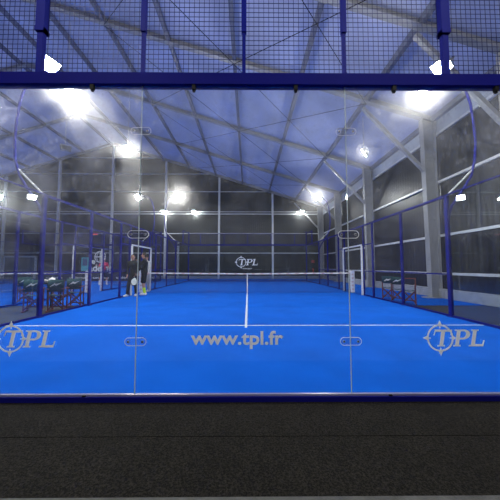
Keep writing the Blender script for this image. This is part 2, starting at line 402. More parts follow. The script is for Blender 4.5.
# ------------------------------------------------------------------ logo and text
def logo(M, name, m, parent):
    """round crosshair emblem with slanted serif letters T, P, L; unit: letter height = .153, centre of ring at origin, in xz plane"""
    n = 40
    class Layered(MB):
        k = 0
        def prism(s, pts, a, b):
            s.k += 1; return MB.prism(s, pts, a-.00004*s.k, b)
    mb = Layered(); t0, t1 = 0, .002
    def ring(cx, cz, r0, r1, a0=0, a1=2*PI, sh=0):
        st = max(6, int(n*(a1-a0)/(2*PI)))
        for q in range(st):
            a, b = a0+(a1-a0)*q/st, a0+(a1-a0)*(q+1)/st
            pts = [(cx+r0*math.cos(a), cz+r0*math.sin(a)), (cx+r1*math.cos(a), cz+r1*math.sin(a)), (cx+r1*math.cos(b), cz+r1*math.sin(b)), (cx+r0*math.cos(b), cz+r0*math.sin(b))]
            pts = [(x+sh*z, z) for x, z in pts]
            mb.prism(pts, t0, t1)
    ring(0,0,.110,.124)
    for a in (0, PI/2, PI, 3*PI/2):
        if a == 0: rr = .150
        else: rr = .162
        ca, sa = math.cos(a), math.sin(a)
        f = lambda u, v: (u*ca-v*sa, u*sa+v*ca)
        mb.prism([f(.122,-.018), f(rr,0), f(.122,.018)], t0, t1)
        mb.prism([f(.090,-.004), f(.112,-.004), f(.112,.004), f(.090,.004)], t0, t1)
    S = .19; H = .0765
    def P(pts): mb.prism([(x+S*z, z) for x, z in pts], t0, t1)
    def serif(cx, z, w, up):
        h = .012*up; P([(cx-w,z),(cx+w,z),(cx+w*.9,z+h),(cx-w*.9,z+h)])
    # T
    P([(.003,-H),(.035,-H),(.035,H),(.003,H)]); serif(.019,-H,.036,1)
    P([(-.060,H),(.098,H),(.098,H-.018),(-.060,H-.018)])
    P([(-.060,H),(-.050,H),(-.060,H-.052),(-.066,H-.052)]); P([(.090,H),(.098,H),(.100,H-.052),(.094,H-.052)])
    # P
    P([(.150,-H),(.182,-H),(.182,H),(.150,H)]); serif(.166,-H,.034,1)
    P([(.126,H),(.182,H),(.182,H-.012),(.130,H-.012)])
    cz = H-.045
    st = 14
    for q in range(st):
        a, b = -PI/2+PI*q/st, -PI/2+PI*(q+1)/st
        def pt(a, r0, r1): return (.215+r0*math.cos(a), cz+r1*math.sin(a))
        P([pt(a,.024,.030), pt(a,.060,.045), pt(b,.060,.045), pt(b,.024,.030)])
    P([(.180,H),(.217,H),(.217,H-.014),(.180,H-.014)]); P([(.180,cz-.030),(.217,cz-.030),(.217,cz-.045),(.180,cz-.045)])
    # L
    P([(.300,-H),(.332,-H),(.332,H),(.300,H)]); serif(.316,H,.034,-1); serif(.306,-H,.028,1)
    P([(.330,-H),(.412,-H),(.412,-H+.018),(.330,-H+.018)]); P([(.402,-H),(.412,-H),(.418,-H+.055),(.410,-H+.055)])
    mb.xf(M)
    return mb.build(name, m, parent)

def text(body, w, h_loc, m, name, parent, bold=.0, height=None, rot=(PI/2,0,0)):
    cu = bpy.data.curves.new(name, 'FONT'); cu.body = body; cu.align_x = 'CENTER'; cu.offset = bold; cu.extrude = .004; cu.size = 1
    ob = bpy.data.objects.new(name, cu); C.objects.link(ob)
    dg = bpy.context.evaluated_depsgraph_get(); me = bpy.data.meshes.new_from_object(ob.evaluated_get(dg))
    bpy.data.objects.remove(ob)
    xs = [v.co.x for v in me.vertices]; ysv = [v.co.y for v in me.vertices]
    sx = w/(max(xs)-min(xs)); cx = (max(xs)+min(xs))/2
    sy = sx if height is None else height/(max(ysv)-min(ysv))
    me.transform(Matrix.Translation(h_loc) @ Matrix.Rotation(rot[2],4,'Z') @ Matrix.Rotation(rot[0],4,'X') @ Matrix.Diagonal((sx,sy,.25,1)) @ Matrix.Translation((-cx,0,0)))
    me.materials.clear(); me.materials.append(m)
    ob = bpy.data.objects.new(name, me); C.objects.link(ob); ob.parent = parent
    return ob

# ------------------------------------------------------------------ mesh panels
def wires(mb, plane, c, a0, a1, z0, z1, pitch=.05, t=.0024):
    """square welded mesh. plane 'x': wires at x=c spanning y a0..a1; plane 'y': at y=c spanning x"""
    def B(a, b, za, zb, off):
        if plane == 'x': mb.box((c-t/2+off, a, za), (c+t/2+off, b, zb))
        else: mb.box((a, c-t/2+off, za), (b, c+t/2+off, zb))
    n = int(round((a1-a0)/pitch))
    for i in range(1, n):
        a = a0+(a1-a0)*i/n; B(a-t/2, a+t/2, z0, z1, 0)
    n = int(round((z1-z0)/pitch))
    for i in range(0, n):
        z = z0+(z1-z0)*(i+.5)/n; B(a0, a1, z-t/2, z+t/2, t)

def fence(X, sgn, lab, full=True, detail=True):
    """side fence at x=X, court on the side -sgn"""
    r = empty('mesh_fence', lab, 'fence', (X,10,0), 0, 'mesh side fences of the courts')
    P = lambda mb, n, m=BLUE: mb.xf(Matrix.Translation((-X,-10,0))).build(n, m, r)
    for y in (4,6,8,12,14,16):
        wd = .10 if y in (4,16) else .08
        P(MB().cbox((X,y,1.5),(.06,wd,3.0)).cbox((X,y,.008),(.14,wd+.05,.016)), 'post')
    for y in (8.85, 11.1): P(MB().cbox((X,y,1.5),(.05,.05,3.0)), 'gate_post')
    P(MB().box((X-.03,4,2.96),(X+.03,16,3.02)), 'top_rail')
    for a, b in ((4,8.85),(11.1,16)): P(MB().box((X-.015,a,1.02),(X+.015,b,1.055)), 'middle_rail')
    P(MB().box((X-.02,8,2.13),(X+.02,12,2.17)), 'gate_lintel')
    for a, b in ((4,8.85),(11.1,16)): P(MB().box((X-.02,a,.01),(X+.02,b,.05)), 'bottom_rail')
    if detail:
        for a, b, z in ((4,6,.05),(6,8,.05),(8,8.85,.05),(8.85,11.1,2.17),(11.1,12,.05),(12,14,.05),(14,16,.05)):
            mb = MB(); wires(mb, 'x', X, a, b, z, 2.96); P(mb, 'wire_mesh', BLUEN)
    # white padded gate frame on the court side
    xi = X-sgn*.07
    g = P(MB().cbox((xi,8.88,1.06),(.055,.07,2.1)), 'gate_pad', WHITE)
    g = P(MB().cbox((xi,11.08,1.06),(.055,.07,2.1)), 'gate_pad', WHITE)
    g = P(MB().cbox((xi,9.98,2.15),(.05,2.2,.06)), 'gate_pad', WHITE)
    return r

fence(5.0, 1, 'blue mesh fence of the near court, on the side of the hall wall')
fence(-5.0, -1, 'blue mesh fence of the near court, on the left where players stand')
fence(-7.35, 1, 'blue mesh fence of the second court, beyond the left walkway')
fence(-17.35, -1, 'blue mesh fence on the far side of the second court')
fence(-19.7, 1, 'blue mesh fence of the third court, far left')

def upper_mesh(cx, Y, lab, near):
    r = empty('upper_mesh', lab, 'fence', (cx,Y,3.0), 0, 'mesh screens above the end glass')
    P = lambda mb, n, m=BLUE: mb.xf(Matrix.Translation((-cx,-Y,-3.0))).build(n, m, r)
    a = (1 if near else -1)
    P(MB().box((cx-5.05,Y-.045,3.0),(cx+5.05,Y+.045,3.115)), 'beam', BEAM)
    P(MB().box((cx-5.05,Y-.02,4.0 if not near else 4.16),(cx+5.05,Y+.02,4.04 if not near else 4.2)), 'top_rail')
    top = 4.0 if not near else 4.16
    if near:
        for x in (-2, 2):
            P(MB().cbox((cx+x,Y-.02,3.34),(.055,.05,.45)), 'post')
            s = P(MB().cbox((cx+x,Y-.02,3.86),(.085,.07,.66)), 'post')
            P(MB().cbox((cx+x,Y-.02,3.55),(.085,.085,.04)), 'collar')
        for x in (-4,-3,-1,0,1,3,4):
            P(MB().cbox((cx+x,Y-.0,3.64),(.035,.03,1.05)), 'thin_post')
            P(MB().cbox((cx+x,Y-.005,3.87),(.05,.045,.62)), 'sleeve')
        P(MB().box((cx-5.05,Y-.03,3.115),(cx+5.05,Y-.02,3.125)), 'lip', RAIL)
    else:
        for x in (-4,-2,0,2,4): P(MB().cbox((cx+x,Y,3.55),(.05,.04,.9)), 'post')
    for x in (-5,5):
        P(MB().cbox((cx+x,Y,2.1),(.08,.08,4.2)), 'corner_post')
        # return along the side glass
        y2 = Y+2*a
        P(MB().box((cx+x-.03,min(Y,y2),3.0),(cx+x+.03,max(Y,y2),3.06)), 'side_rail')
        P(MB().box((cx+x-.02,min(Y,y2),top),(cx+x+.02,max(Y,y2),top+.04)), 'side_rail')
        P(MB().cbox((cx+x,y2,3.5),(.06,.06,1.06)), 'side_post')
        mb = MB(); wires(mb, 'x', cx+x, min(Y,y2), max(Y,y2), 3.06, top); P(mb, 'wire_mesh', BLUEN)
    for x in range(-5,5,2):
        mb = MB(); wires(mb, 'y', Y, cx+x, cx+x+2, 3.115, top, .05, .0040 if near else .0045); P(mb, 'wire_mesh', BLUEN)
    return r
upper_mesh(0, 0, 'blue beam and wire mesh screen above the front glass', True)
upper_mesh(0, 20, 'blue wire mesh screen above the far glass with the emblem', False)
upper_mesh(-12.35, 20, 'blue wire mesh screen above the far glass of the second court', False)

# ------------------------------------------------------------------ glass
def pane(x0, x1, Y, m, lab, grp, h=3.0, axis='y'):
    g = .004
    if axis == 'y': mb = MB().box((x0+g, Y-.006, .055), (x1-g, Y+.006, h-.002))
    else: mb = MB().box((Y-.006, x0+g, .03), (Y+.006, x1-g, h-.002))
    o = mb.build('glass_screen', m)
    return tag(o, lab, 'glass panel', grp)
gn = 'front glass panels'
p1 = pane(-3,-1,0,GLASSN,'left front glass panel with the emblem cut by the picture edge',gn)
p2 = pane(-1,1,0,GLASSM,'middle front glass panel bearing the web address',gn)
p3 = pane(1,3,0,GLASSR,'right front glass panel with the full TPL emblem',gn)
pane(-5,-3,0,GLASSN,'outermost front glass panel at the left corner',gn)
pane(3,5,0,GLASSN,'outermost front glass panel at the right corner',gn)
logo(Matrix.Translation((-2.155,-.009,.557)), 'emblem', DECAL, p1)
logo(Matrix.Translation((1.84,-.009,.558)), 'emblem', DECAL, p3)
text('www.tpl.fr', .86, (-.06,-.007,.503), DECAL, 'lettering', p2, .022, .165)
# polished edges of the panes at the seams
for x, s in ((-1,'left'),(1,'right')):
    pp = p2 if x < 0 else p3
    MB().box((x-.003,-.006,.055),(x+.003,.006,2.998)).build('edge_seal', SEAL, pp)
# side glass of the near court
for s, nm in ((1,'right'),(-1,'left')):
    for a, b, nn in ((0,2,'next to the front corner'),(2,4,'between front corner pane and mesh'),(16,18,'between mesh and far corner pane'),(18,20,'next to the far corner')):
        o = pane(a,b,5.0*s,GLASS,'%s side glass panel of the near court, %s' % (nm, nn),'side glass panels of the near court',3.0,'x')
        MB().box((5*s-.02,a,2.998),(5*s+.02,b,3.03)).build('top_profile', BLUE, o)
        MB().box((5*s-.02,a,0),(5*s+.02,b,.05)).build('bottom_profile', BLUE, o)
fw = ['leftmost','second from the left','middle','second from the right','rightmost']
far = []
for i in range(5):
    o = pane(-5+2*i,-3+2*i,20,GLASS,'%s far glass panel of the near court%s' % (fw[i], ', with white emblem' if i == 2 else ''),'far glass panels of the near court')
    far.append(o)
logo(Matrix.Translation((-.55,19.99,1.60)) @ Matrix.Scale(3.45,4), 'emblem', DECALF, far[2])
text('www.tpl.fr', .85, (-.02,19.985,1.02), DECALF, 'lettering', far[2], .02, .13)
tag(MB().box((-5,19.97,0),(5,20.03,.05)).build('bottom_profile', BLUE), 'blue base rail under the far glass', 'rail')
a2 = []
for i in range(5):
    o = pane(-17.35+2*i,-15.35+2*i,20,GLASS,'%s far glass panel of the second court' % fw[i],'far glass panels of the second court')
    a2.append(o)
for X, s in ((-7.35,'nearer'),(-17.35,'farther')):
    for a, b, nn in ((0,2,'front corner'),(2,4,'front mesh end'),(16,18,'far mesh end'),(18,20,'far corner')):
        o = pane(a,b,X,GLASS,'%s side glass panel of the second court at the %s' % (s, nn),'side glass panels of the second court',3.0,'x')
        MB().box((X-.02,a,2.998),(X+.02,b,3.03)).build('top_profile', BLUE, o)
        MB().box((X-.02,a,0),(X+.02,b,.05)).build('bottom_profile', BLUE, o)

# banner print on the second court's far glass
b = tag(MB().box((-17.3,19.94,.02),(-7.4,19.96,.62)).build('banner', STRIPM), 'low navy banner with repeated white lettering below the second court far glass', 'banner')
for k in range(5): text('cademo', 1.35, (-16.2+1.95*k,19.935,.22), DECALF, 'lettering', b, .01, .2)
t = text('cademo', 2.35, (-12.5,19.985,.84), DECALF, 'lettering', a2[2], .02, .58)
mb = MB()
for q in range(36):
    a, c = 2*PI*q/36, 2*PI*(q+1)/36
    for (ax, r0, r1) in ((1,.44,.50),(.62,.44,.50)):
        mb.prism([(-12.45+ax*r0*math.cos(a)*.95,2.05+r0*math.sin(a)),(-12.45+ax*r1*math.cos(a)*.95,2.05+r1*math.sin(a)),(-12.45+ax*r1*math.cos(c)*.95,2.05+r1*math.sin(c)),(-12.45+ax*r0*math.cos(c)*.95,2.05+r0*math.sin(c))],19.985,19.99)
mb.box((-12.90,19.985,2.01),(-12.0,19.99,2.08)); mb.box((-12.48,19.985,1.57),(-12.42,19.99,2.53))
mb.build('emblem', DECALF, a2[2])
po = tag(MB().box((-13.95,19.90,.85),(-13.35,19.93,2.0)).build('poster', TEAL), 'teal poster hanging left of the round emblem', 'poster')
MB().box((-13.85,19.895,1.3),(-13.45,19.90,1.9)).build('picture', mat('poster_dark',(.05,.08,.16),.6), po)

# bottom profile of the front glass
r = tag(MB().box((-5.05,-.034,-.008),(5.05,.034,.040)).build('base_rail', BEAM), 'blue base rail under the front glass', 'rail')
MB().box((-5.05,-.014,.040),(5.05,.014,.056)).build('gasket', mat('pale_gasket',(.20,.20,.34),.3), r)
for x in (-1.45, 1.35, 2.4): MB().cbox((x,-.02,.048),(.03,.02,.012)).build('screw', BLACK, r)

# clamp plates
def clamp(x, z, lab):
    r = empty('glass_clamp', lab, 'clamp', (x,-.006,z), 0, 'clamp plates on the glass seams')
    pts = []
    for q in range(24):
        a = 2*PI*q/24; sx = .062 if math.cos(a) > 0 else -.062
        pts.append((sx+.036*math.cos(a), .036*math.sin(a)))
    MB().prism(pts, -.010, -.001).build('plate', PLATE, r)
    rim = MB(); n = len(pts)
    P3 = [(p[0],-.008,p[1]) for p in pts]; P3.append(P3[0])
    rim.tube(P3, .0026, 6, False).build('rim', PRIM, r)
    for s in (-1,1):
        MB().tube([(s*.066,-.001,0),(s*.066,-.020,0)], [.008,.007], 12).build('bolt', mat('dark_bolt',(.12,.1,.1),.4,.6), r)
        MB().tube([(s*.066,-.010,0),(s*.066,-.013,0)], .012, 14).build('washer', CHROME, r)
for x, s in ((-1,'left'),(1,'right')):
    for z, zz in ((.53,'bottom'),(1.53,'middle'),(2.54,'top')):
        clamp(x, z, '%s clear bolted clamp plate on the %s seam of the front glass' % (zz, s))
for x, lab in ((-1.48,'black clip under the blue beam near the left lamp glare'),(-.49,'black clip under the blue beam, left of the middle post'),(.51,'black clip under the blue beam, right of the middle post'),(1.48,'black clip under the blue beam near the right lamp glare'),(2.49,'black clip under the blue beam at the right picture edge')):
    o = tag(MB().cbox((x,-.022,2.975),(.034,.034,.05)).box((x-.012,-.03,2.935),(x+.012,-.008,2.955)).build('glass_clip', BLACK), lab, 'clip', 'black clips under the blue beam')

# ------------------------------------------------------------------ courts
def court(cx, lab, lines=True):
    o = struct(MB().box((cx-5,0,-.003),(cx+5,20,.0)).build('floor_court', TURF), lab)
    w = .05
    for y in (3.1, 16.9): MB().box((cx-5,y-w/2,0),(cx+5,y+w/2,.002)).build('trim_line', LINE, o)
    MB().box((cx-w/2,2.9,0.0),(cx+w/2,9.95,.0022)).box((cx-w/2,10.05,0.0),(cx+w/2,17.1,.0022)).build('trim_line', LINE, o)
    return o
court(0, 'blue turf of the near court'); court(-12.35, 'blue turf of the second court'); court(-24.7, 'blue turf of the third court')

def net(cx, lab):
    r = empty('court_net', lab, 'net', (cx,10,0), 0, 'padel nets')
    P = lambda mb, n, m: mb.xf(Matrix.Translation((-cx,-10,0))).build(n, m, r)
    mb = MB(); W = 4.92; n = 220; t = .006
    def top(x): return .90 + .04*abs(x)/5
    for i in range(n+1):
        x = -W+2*W*i/n; mb.box((cx+x-t/2,10-t/2,.02),(cx+x+t/2,10+t/2,top(x)-.02))
    for j in range(20):
        z = .03+.045*j; mb.box((cx-W,10-t/2,z-t/2),(cx+W,10+t/2,z+t/2))
    P(mb, 'netting', NETM)
    mb = MB(); k = 20
    for i in range(k):
        xa, xb = -W+2*W*i/k, -W+2*W*(i+1)/k
        mb.add([(cx+xa,9.985,top(xa)-.045),(cx+xb,9.985,top(xb)-.045),(cx+xb,9.985,top(xb)+.01),(cx+xa,9.985,top(xa)+.01),
                (cx+xa,10.015,top(xa)-.045),(cx+xb,10.015,top(xb)-.045),(cx+xb,10.015,top(xb)+.01),(cx+xa,10.015,top(xa)+.01)],
               [(0,1,2,3),(7,6,5,4),(0,4,5,1),(1,5,6,2),(2,6,7,3),(3,7,4,0)])
    P(mb, 'tape', TAPE)
    mb = MB()
    for i in range(24):
        x = -4.7+.41*i; mb.box((cx+x,9.983,top(x)-.03),(cx+x+.12,9.9849,top(x)-.005))
    P(mb, 'red_print', mat('red_print',(.45,.12,.10),.7))
    P(MB().box((cx-.02,9.99,0),(cx+.02,10.01,.87)), 'centre_strap', TAPE)
    for s in (-1,1):
        P(MB().cbox((cx+s*4.93,10,.53),(.19,.16,1.0)), 'post_pad', WHITE)
        P(MB().tube([(cx+s*4.93,10,0),(cx+s*4.93,10,1.08)], .04, 12), 'post', STEEL)
        mb = MB()
        for q in range(5): mb.cbox((cx+s*4.93,9.918,.18+.17*q),(.08,.004,.07))
        P(mb, 'pad_print', mat('pale_pink_print',(.62,.45,.45),.7))
    return r
net(0, 'padel net with white tape across the near court'); net(-12.35, 'padel net across the second court, seen through the left fences'); net(-24.7, 'padel net across the third court')

# ------------------------------------------------------------------ lighting poles
def head(parent, loc, aim, k=1.0, name='floodlight', dome=.055):
    """flood lamp head: finned housing, bright panel, yoke"""
    aim = Vector(aim).normalized(); q = aim.to_track_quat('Z','Y').to_matrix().to_4x4()
    M = Matrix.Translation(loc) @ q
    a, b = .20*k, .15*k
    mb = MB().box((-a-.02,-b-.02,-.07),(a+.02,b+.02,-.005))
    for i in range(7): mb.box((-a+.055*i*k,-b,-.12),(-a+.055*i*k+.012,b,-.07))
    h = mb.xf(M).build(name, HOUSING, parent)
    lp = MB(); nx = 8
    prof = [(-a,-.005)]+[(a*math.cos(PI-PI*i/nx)*.98, dome*math.sin(PI*i/nx)) for i in range(nx+1)]+[(a,-.005)]
    lp.prism(prof, -b, b); lp.xf(M).build('lens', LED, h)
    MB().bar((-a-.03,0,-.04),(-a-.03,0,-.2),.012,.04).bar((a+.03,0,-.04),(a+.03,0,-.2),.012,.04).bar((-a-.03,0,-.2),(a+.03,0,-.2),.04,.012).xf(M).build('yoke', STEEL, h)
    return h
def pole(X, Y, s, cx, lab, heads):
    """curved pole on fence x=X, bulging away from the court (direction s) and reaching back in"""
    r = empty('light_pole', lab, 'lamp post', (X,Y,0), 0, 'curved lamp posts around the courts')
    P = [(0.02,2.4),(.14,2.75),(.40,3.1),(.66,3.5),(.78,3.9),(.82,4.4),(.80,4.9),(.74,5.4),(.62,5.8),(.40,6.08),(.12,6.22),(-.08,6.25)]
    pts = []
    for i in range(len(P)-1):
        for t in (0,.5): pts.append((s*(P[i][0]*(1-t)+P[i+1][0]*t), 0, P[i][1]*(1-t)+P[i+1][1]*t))
    pts.append((s*P[-1][0],0,P[-1][1]))
    MB().tube(pts, .030, 10).build('pole', BLUE, r)
    MB().bar((s*.76,0,3.72),(s*.02,0,3.0),.03,.03,(0,1,0)).build('strut', RAIL, r)
    MB().bar((-s*.08,-.55,6.2),(-s*.08,.7,6.2),.04,.04).bar((-s*.08,-.47,6.2),(-s*.34,-.47,6.2),.04,.04).build('crossbar', BLUE, r)
    for dx, dy, aim, k in heads:
        head(r, (-s*dx, dy, 6.0), aim, k)
def both(cx, nm):
    for s, sd in ((1,'right'),(-1,'left')):
        X = cx+5*s if not (cx < -6 and s > 0) else -7.35
        inn = (-s*.62, 0, -.78)
        pole(X, 4.0, s, cx, 'curved blue lamp post on the %s fence near the front of %s' % (sd, nm),
             ((.32, -.47, (-s*.62,-.25,-.75), .9), (.09, .6, (-s*.62,.0,-.75), .9)))
        pole(X, 16.0, s, cx, 'curved blue lamp post on the %s fence near the far end of %s' % (sd, nm),
             ((.2, -.45, (-s*.50,-.5,-.75), 1.15),))
both(0, 'the near court'); both(-12.35, 'the second court')
pole(-19.7, 16.0, 1, -24.7, 'curved blue lamp post on the nearer fence of the third court', ((.2, -.45, (-.5,-.5,-.75), 1.15),))
# lamps hung from the second portal frame
def hung(x, y, aim, lab, k=1.0, zz=None, dome=.055):
    r = empty('hanging_floodlight', lab, 'lamp', (x,y,6.0), 0, 'floodlights hung from the roof frames')
    z2 = zr(x)-.62-6.0 if zz is None else zz
    MB().tube([(0,0,.16),(0,0,z2)], .012, 8).build('rod', STEEL, r)
    head(r, (0,0,0), aim, k, 'lamp_head', dome)
hung(-4.85, 8.05, (.35,-.65,-.65), 'bright floodlight hung above the left fence, halfway to the net', .62)
hung(4.91, 8.35, (-.75,.5,-.5), 'floodlight hung above the right fence, turned away up the court', .8, None, .012)
hung(-7.4, 8.05, (-.7,.6,-.5), 'floodlight hung above the second court fence, turned away', .8, None, .012)
hung(-17.0, 8.05, (.5,-.5,-.7), 'floodlight hung above the far side of the second court')
for x, lab in ((3.2,'added fill floodlight, unseen behind the viewer on the right'),(-3.2,'added fill floodlight, unseen behind the viewer on the left')):  # unseen fill lamps, added to brighten the lettering on the front glass
    r = empty('hanging_floodlight', lab, 'lamp', (x,-4.0,6.7), 0, 'floodlights hung from the roof frames')
    MB().tube([(0,0,.16),(0,0,zr(x)-.24-6.7)], .012, 8).build('rod', STEEL, r)
    head(r, (0,0,0), (-.15 if x > 0 else .15,.80,-.62), 1.0, 'lamp_head')
for x, lab in ((5.5,'small wall lamp high on the far wall, right of the white emblem'),(-5.45,'small wall lamp high on the far wall, left of the white emblem'),(-8.55,'small wall lamp high on the far wall, above the fence of the second court')):
    r = empty('wall_lamp', lab, 'lamp', (x,Y1-.12,6.86), 0, 'small lamps on the far wall')
    MB().box((-.03,-.62,-.02),(.03,.02,.02)).build('arm', STEEL, r)
    head(r, (0,-.62,-.05), (0,.15,-1), .6, 'lamp_head', .07)

# ------------------------------------------------------------------ director chairs
def chair(x, y, rz, lab, back=True, cz=.54):
    """director chair, front toward local -y"""
    r = empty('director_chair', lab, 'chair', (x,y,0), rz, 'wooden folding chairs by the courts')
    W, D = .175, .16
    for s in (-1,1):
        MB().bar((s*W,-D,.0),(s*W,-D,.60),.03,.025).build('front_post', WOOD, r)
        MB().bar((s*W,D,.0),(s*W,D,.86),.03,.025).build('back_post', WOOD, r)
        MB().cbox((s*W,0,.615),(.055,.50,.022)).build('armrest', WOOD, r)
        MB().cbox((s*W,0,.02),(.035,.50,.03)).build('foot_rail', WOOD, r)
        MB().cbox((s*(W-.02),0,.43),(.028,.46,.035)).build('seat_rail', WOOD, r)
    for yy in (-D+.03, D-.03):
        MB().bar((-W,yy,.05),(W,yy,.42),.028,.02,(0,1,0)).build('cross_leg', WOOD, r)
        MB().bar((W,yy+.022,.05),(-W,yy+.022,.42),.028,.02,(0,1,0)).build('cross_leg', WOOD, r)
    MB().cbox((0,-D+.01,.10),(2*W,.02,.03)).build('stretcher', WOOD, r)
    n = 8; vs = []; fs = []
    for i in range(n+1):
        t = i/n; xx = -W+2*W*t; zz = .448-.03*math.sin(PI*t)
        vs += [(xx,-D,zz),(xx,D,zz),(xx,-D,zz+.006),(xx,D,zz+.006)]
    for i in range(n):
        a, b = 4*i, 4*i+4; fs += [(a+2,b+2,b+3,a+3),(a,a+1,b+1,b),(a,b,b+2,a+2),(a+1,a+3,b+3,b+1)]
    MB().add(vs, fs, True).build('seat', CANVAS, r)
    if back:
        vs = []; fs = []
        for i in range(n+1):
            t = i/n; xx = -W-.012+(2*W+.024)*t; yy = D+.02+.02*math.sin(PI*t)
            vs += [(xx,yy,cz),(xx,yy,.865),(xx,yy+.006,cz),(xx,yy+.006,.865)]
        for i in range(n):
            a, b = 4*i, 4*i+4; fs += [(a,b,b+1,a+1),(a+2,a+3,b+3,b+2),(a,a+2,b+2,b),(a+1,b+1,b+3,a+3)]
        bk = MB().add(vs, fs, True).build('backrest', CANVAS, r)
        for yy, t in ((D+.012, 0),):
            mb = MB().prism([(-.14,.67),(-.02,.725),(.02,.70),(.15,.79),(.02,.75),(-.02,.775)], D+.010, D+.016)
            mb.prism([(.14,.67),(.02,.725),(-.02,.70),(-.15,.79),(-.02,.75),(.02,.775)], D+.048, D+.056)
            mb.build('print', DECALF, bk)
    else:
        MB().cbox((0,D,.84),(2*W,.025,.03)).build('back_bar', WOOD, r)
    return r
chair(-7.75, 6.9, PI+.5, 'wooden folding chair with green seat, seen left of the thick blue post')
chair(-5.90, 4.95, PI+.42, 'wooden folding chair mostly hidden behind the thick blue post')
chair(-5.27, 5.0, PI+.3, 'wooden folding chair with printed green back, just right of the thick blue post')
chair(-5.29, 5.8, PI+.3, 'wooden folding chair with printed green back, rightmost of the left row')
chair(5.32, 7.55, PI-.5, 'wooden folding chair with printed green back, farthest by the hall wall fence', True, .6)
chair(5.32, 6.92, PI-.5, 'wooden folding chair with printed green back, middle of the right-hand row', True, .6)
chair(5.36, 6.28, PI-.5, 'wooden folding chair without back canvas beside the blue post', False)
# small table with a crumpled white bag between the left chairs
t = empty('side_table', 'low dark side table between the left chairs', 'table', (-6.25,6.0,0))
MB().cbox((0,0,.70),(.5,.5,.03)).build('tabletop', BLACK, t, .004)
for a in (-1,1):
    for b_ in (-1,1): MB().bar((a*.21,b_*.21,0),(a*.21,b_*.21,.69),.03,.03).build('leg', BLACK, t)
bm = MB(); bm.ball((0,0,.06), (.20,.12,.07), 18, 12)
bm.v = [(x*(1+.18*math.sin(9*x+14*y+7*z)), y*(1+.2*math.sin(17*x+5*z)), max(0,z*(1+.3*math.sin(21*x+11*y)))) for x,y,z in bm.v]
o = tag(bm.build('towel', TAPE), 'crumpled white towel lying on the dark side table', 'towel'); o.location = (-6.25,6.0,.718)

# ------------------------------------------------------------------ bits on the far wall
e = tag(MB().cbox((-15.4,Y1-.30,4.5),(.55,.12,.22)).build('exit_sign', HOUSING), 'small lit red sign high on the far wall, left', 'sign')
MB().cbox((-15.4,Y1-.366,4.5),(.5,.012,.17)).build('sign_face', REDL, e)
f = empty('fire_extinguisher', 'red fire extinguisher on the far wall by the right corner', 'fire extinguisher', (6.6,Y1-.26,.55))
MB().tube([(0,0,0),(0,0,.03),(0,0,.42),(0,0,.50),(0,0,.54)],[.07,.085,.085,.05,.025],14).build('cylinder_body', RED, f)
MB().cbox((0,-.02,.57),(.05,.12,.04)).build('valve', BLACK, f)
MB().tube([(.03,-.02,.56),(.12,-.03,.5),(.12,-.03,.2)],.012,6).build('hose', BLACK, f)
tag(MB().cbox((6.6,Y1-.24,1.75),(.3,.02,.3)).build('extinguisher_sign', RED), 'red square sign above the fire extinguisher', 'sign')

# ------------------------------------------------------------------ people
def capsule(mb, p, q, r0, r1, flat=1.0):
    p = Vector(p); q = Vector(q); n = 8; pts = []; rs = []
    d = (q-p); L_ = d.length; dn = d.normalized()
    for i in range(4): a = PI/2*(i+.3)/4.3; pts.append(p-dn*r0*math.cos(a)); rs.append(r0*math.sin(a))
    pts.append(p); rs.append(r0); pts.append(q); rs.append(r1)
    for i in range(3,-1,-1): a = PI/2*(i+.3)/4.3; pts.append(q+dn*r1*math.cos(a)); rs.append(r1*math.sin(a))
    mb.tube(pts, rs, 12)
def remesh(mb, name, m, parent, vox=.014, smooth=4):
    me = bpy.data.meshes.new(name); me.from_pydata(mb.v, [], mb.f); me.update()
    ob = bpy.data.objects.new(name, me); C.objects.link(ob)
    r = ob.modifiers.new('r','REMESH'); r.mode = 'VOXEL'; r.voxel_size = vox; r.use_smooth_shade = True
    s = ob.modifiers.new('s','SMOOTH'); s.iterations = smooth; s.factor = .5
    dg = bpy.context.evaluated_depsgraph_get(); dg.update()
    m2 = bpy.data.meshes.new_from_object(ob.evaluated_get(dg)); bpy.data.objects.remove(ob)
    for p in m2.polygons: p.use_smooth = True
    m2.materials.clear(); m2.materials.append(m)
    ob = bpy.data.objects.new(name, m2); C.objects.link(ob)
    if parent is not None: ob.parent = parent
    return ob
def hand(mb, wrist, d, side, curl=.5):
    """palm and five bent fingers; d = forearm direction, side = thumb direction"""
    w = Vector(wrist); d = Vector(d).normalized(); s = Vector(side); s = (s-d*s.dot(d)).normalized(); n = d.cross(s)
    palm = w+d*.05
    capsule(mb, w, w+d*.03, .026, .030)
    for k in range(4):
        o = s*(.030-.020*k)
        capsule(mb, w+d*.02+o*.8, w+d*.085+o, .014, .012)
        L1 = (.040,.044,.041,.032)[k]; p = w+d*.09+o; dd = d.copy()
        for seg in range(3):
            dd = (dd*math.cos(curl)+n*math.sin(curl)).normalized()
            q = p+dd*L1*(1-.25*seg); capsule(mb, p, q, .0095-.001*seg, .0088-.001*seg); p = q
    p = w+d*.025+s*.028; dd = (d*.6+s*.8).normalized()
    for seg in range(2):
        q = p+dd*.038; capsule(mb, p, q, .0115, .010); p = q; dd = (dd+n*curl*.6+d*.3).normalized()

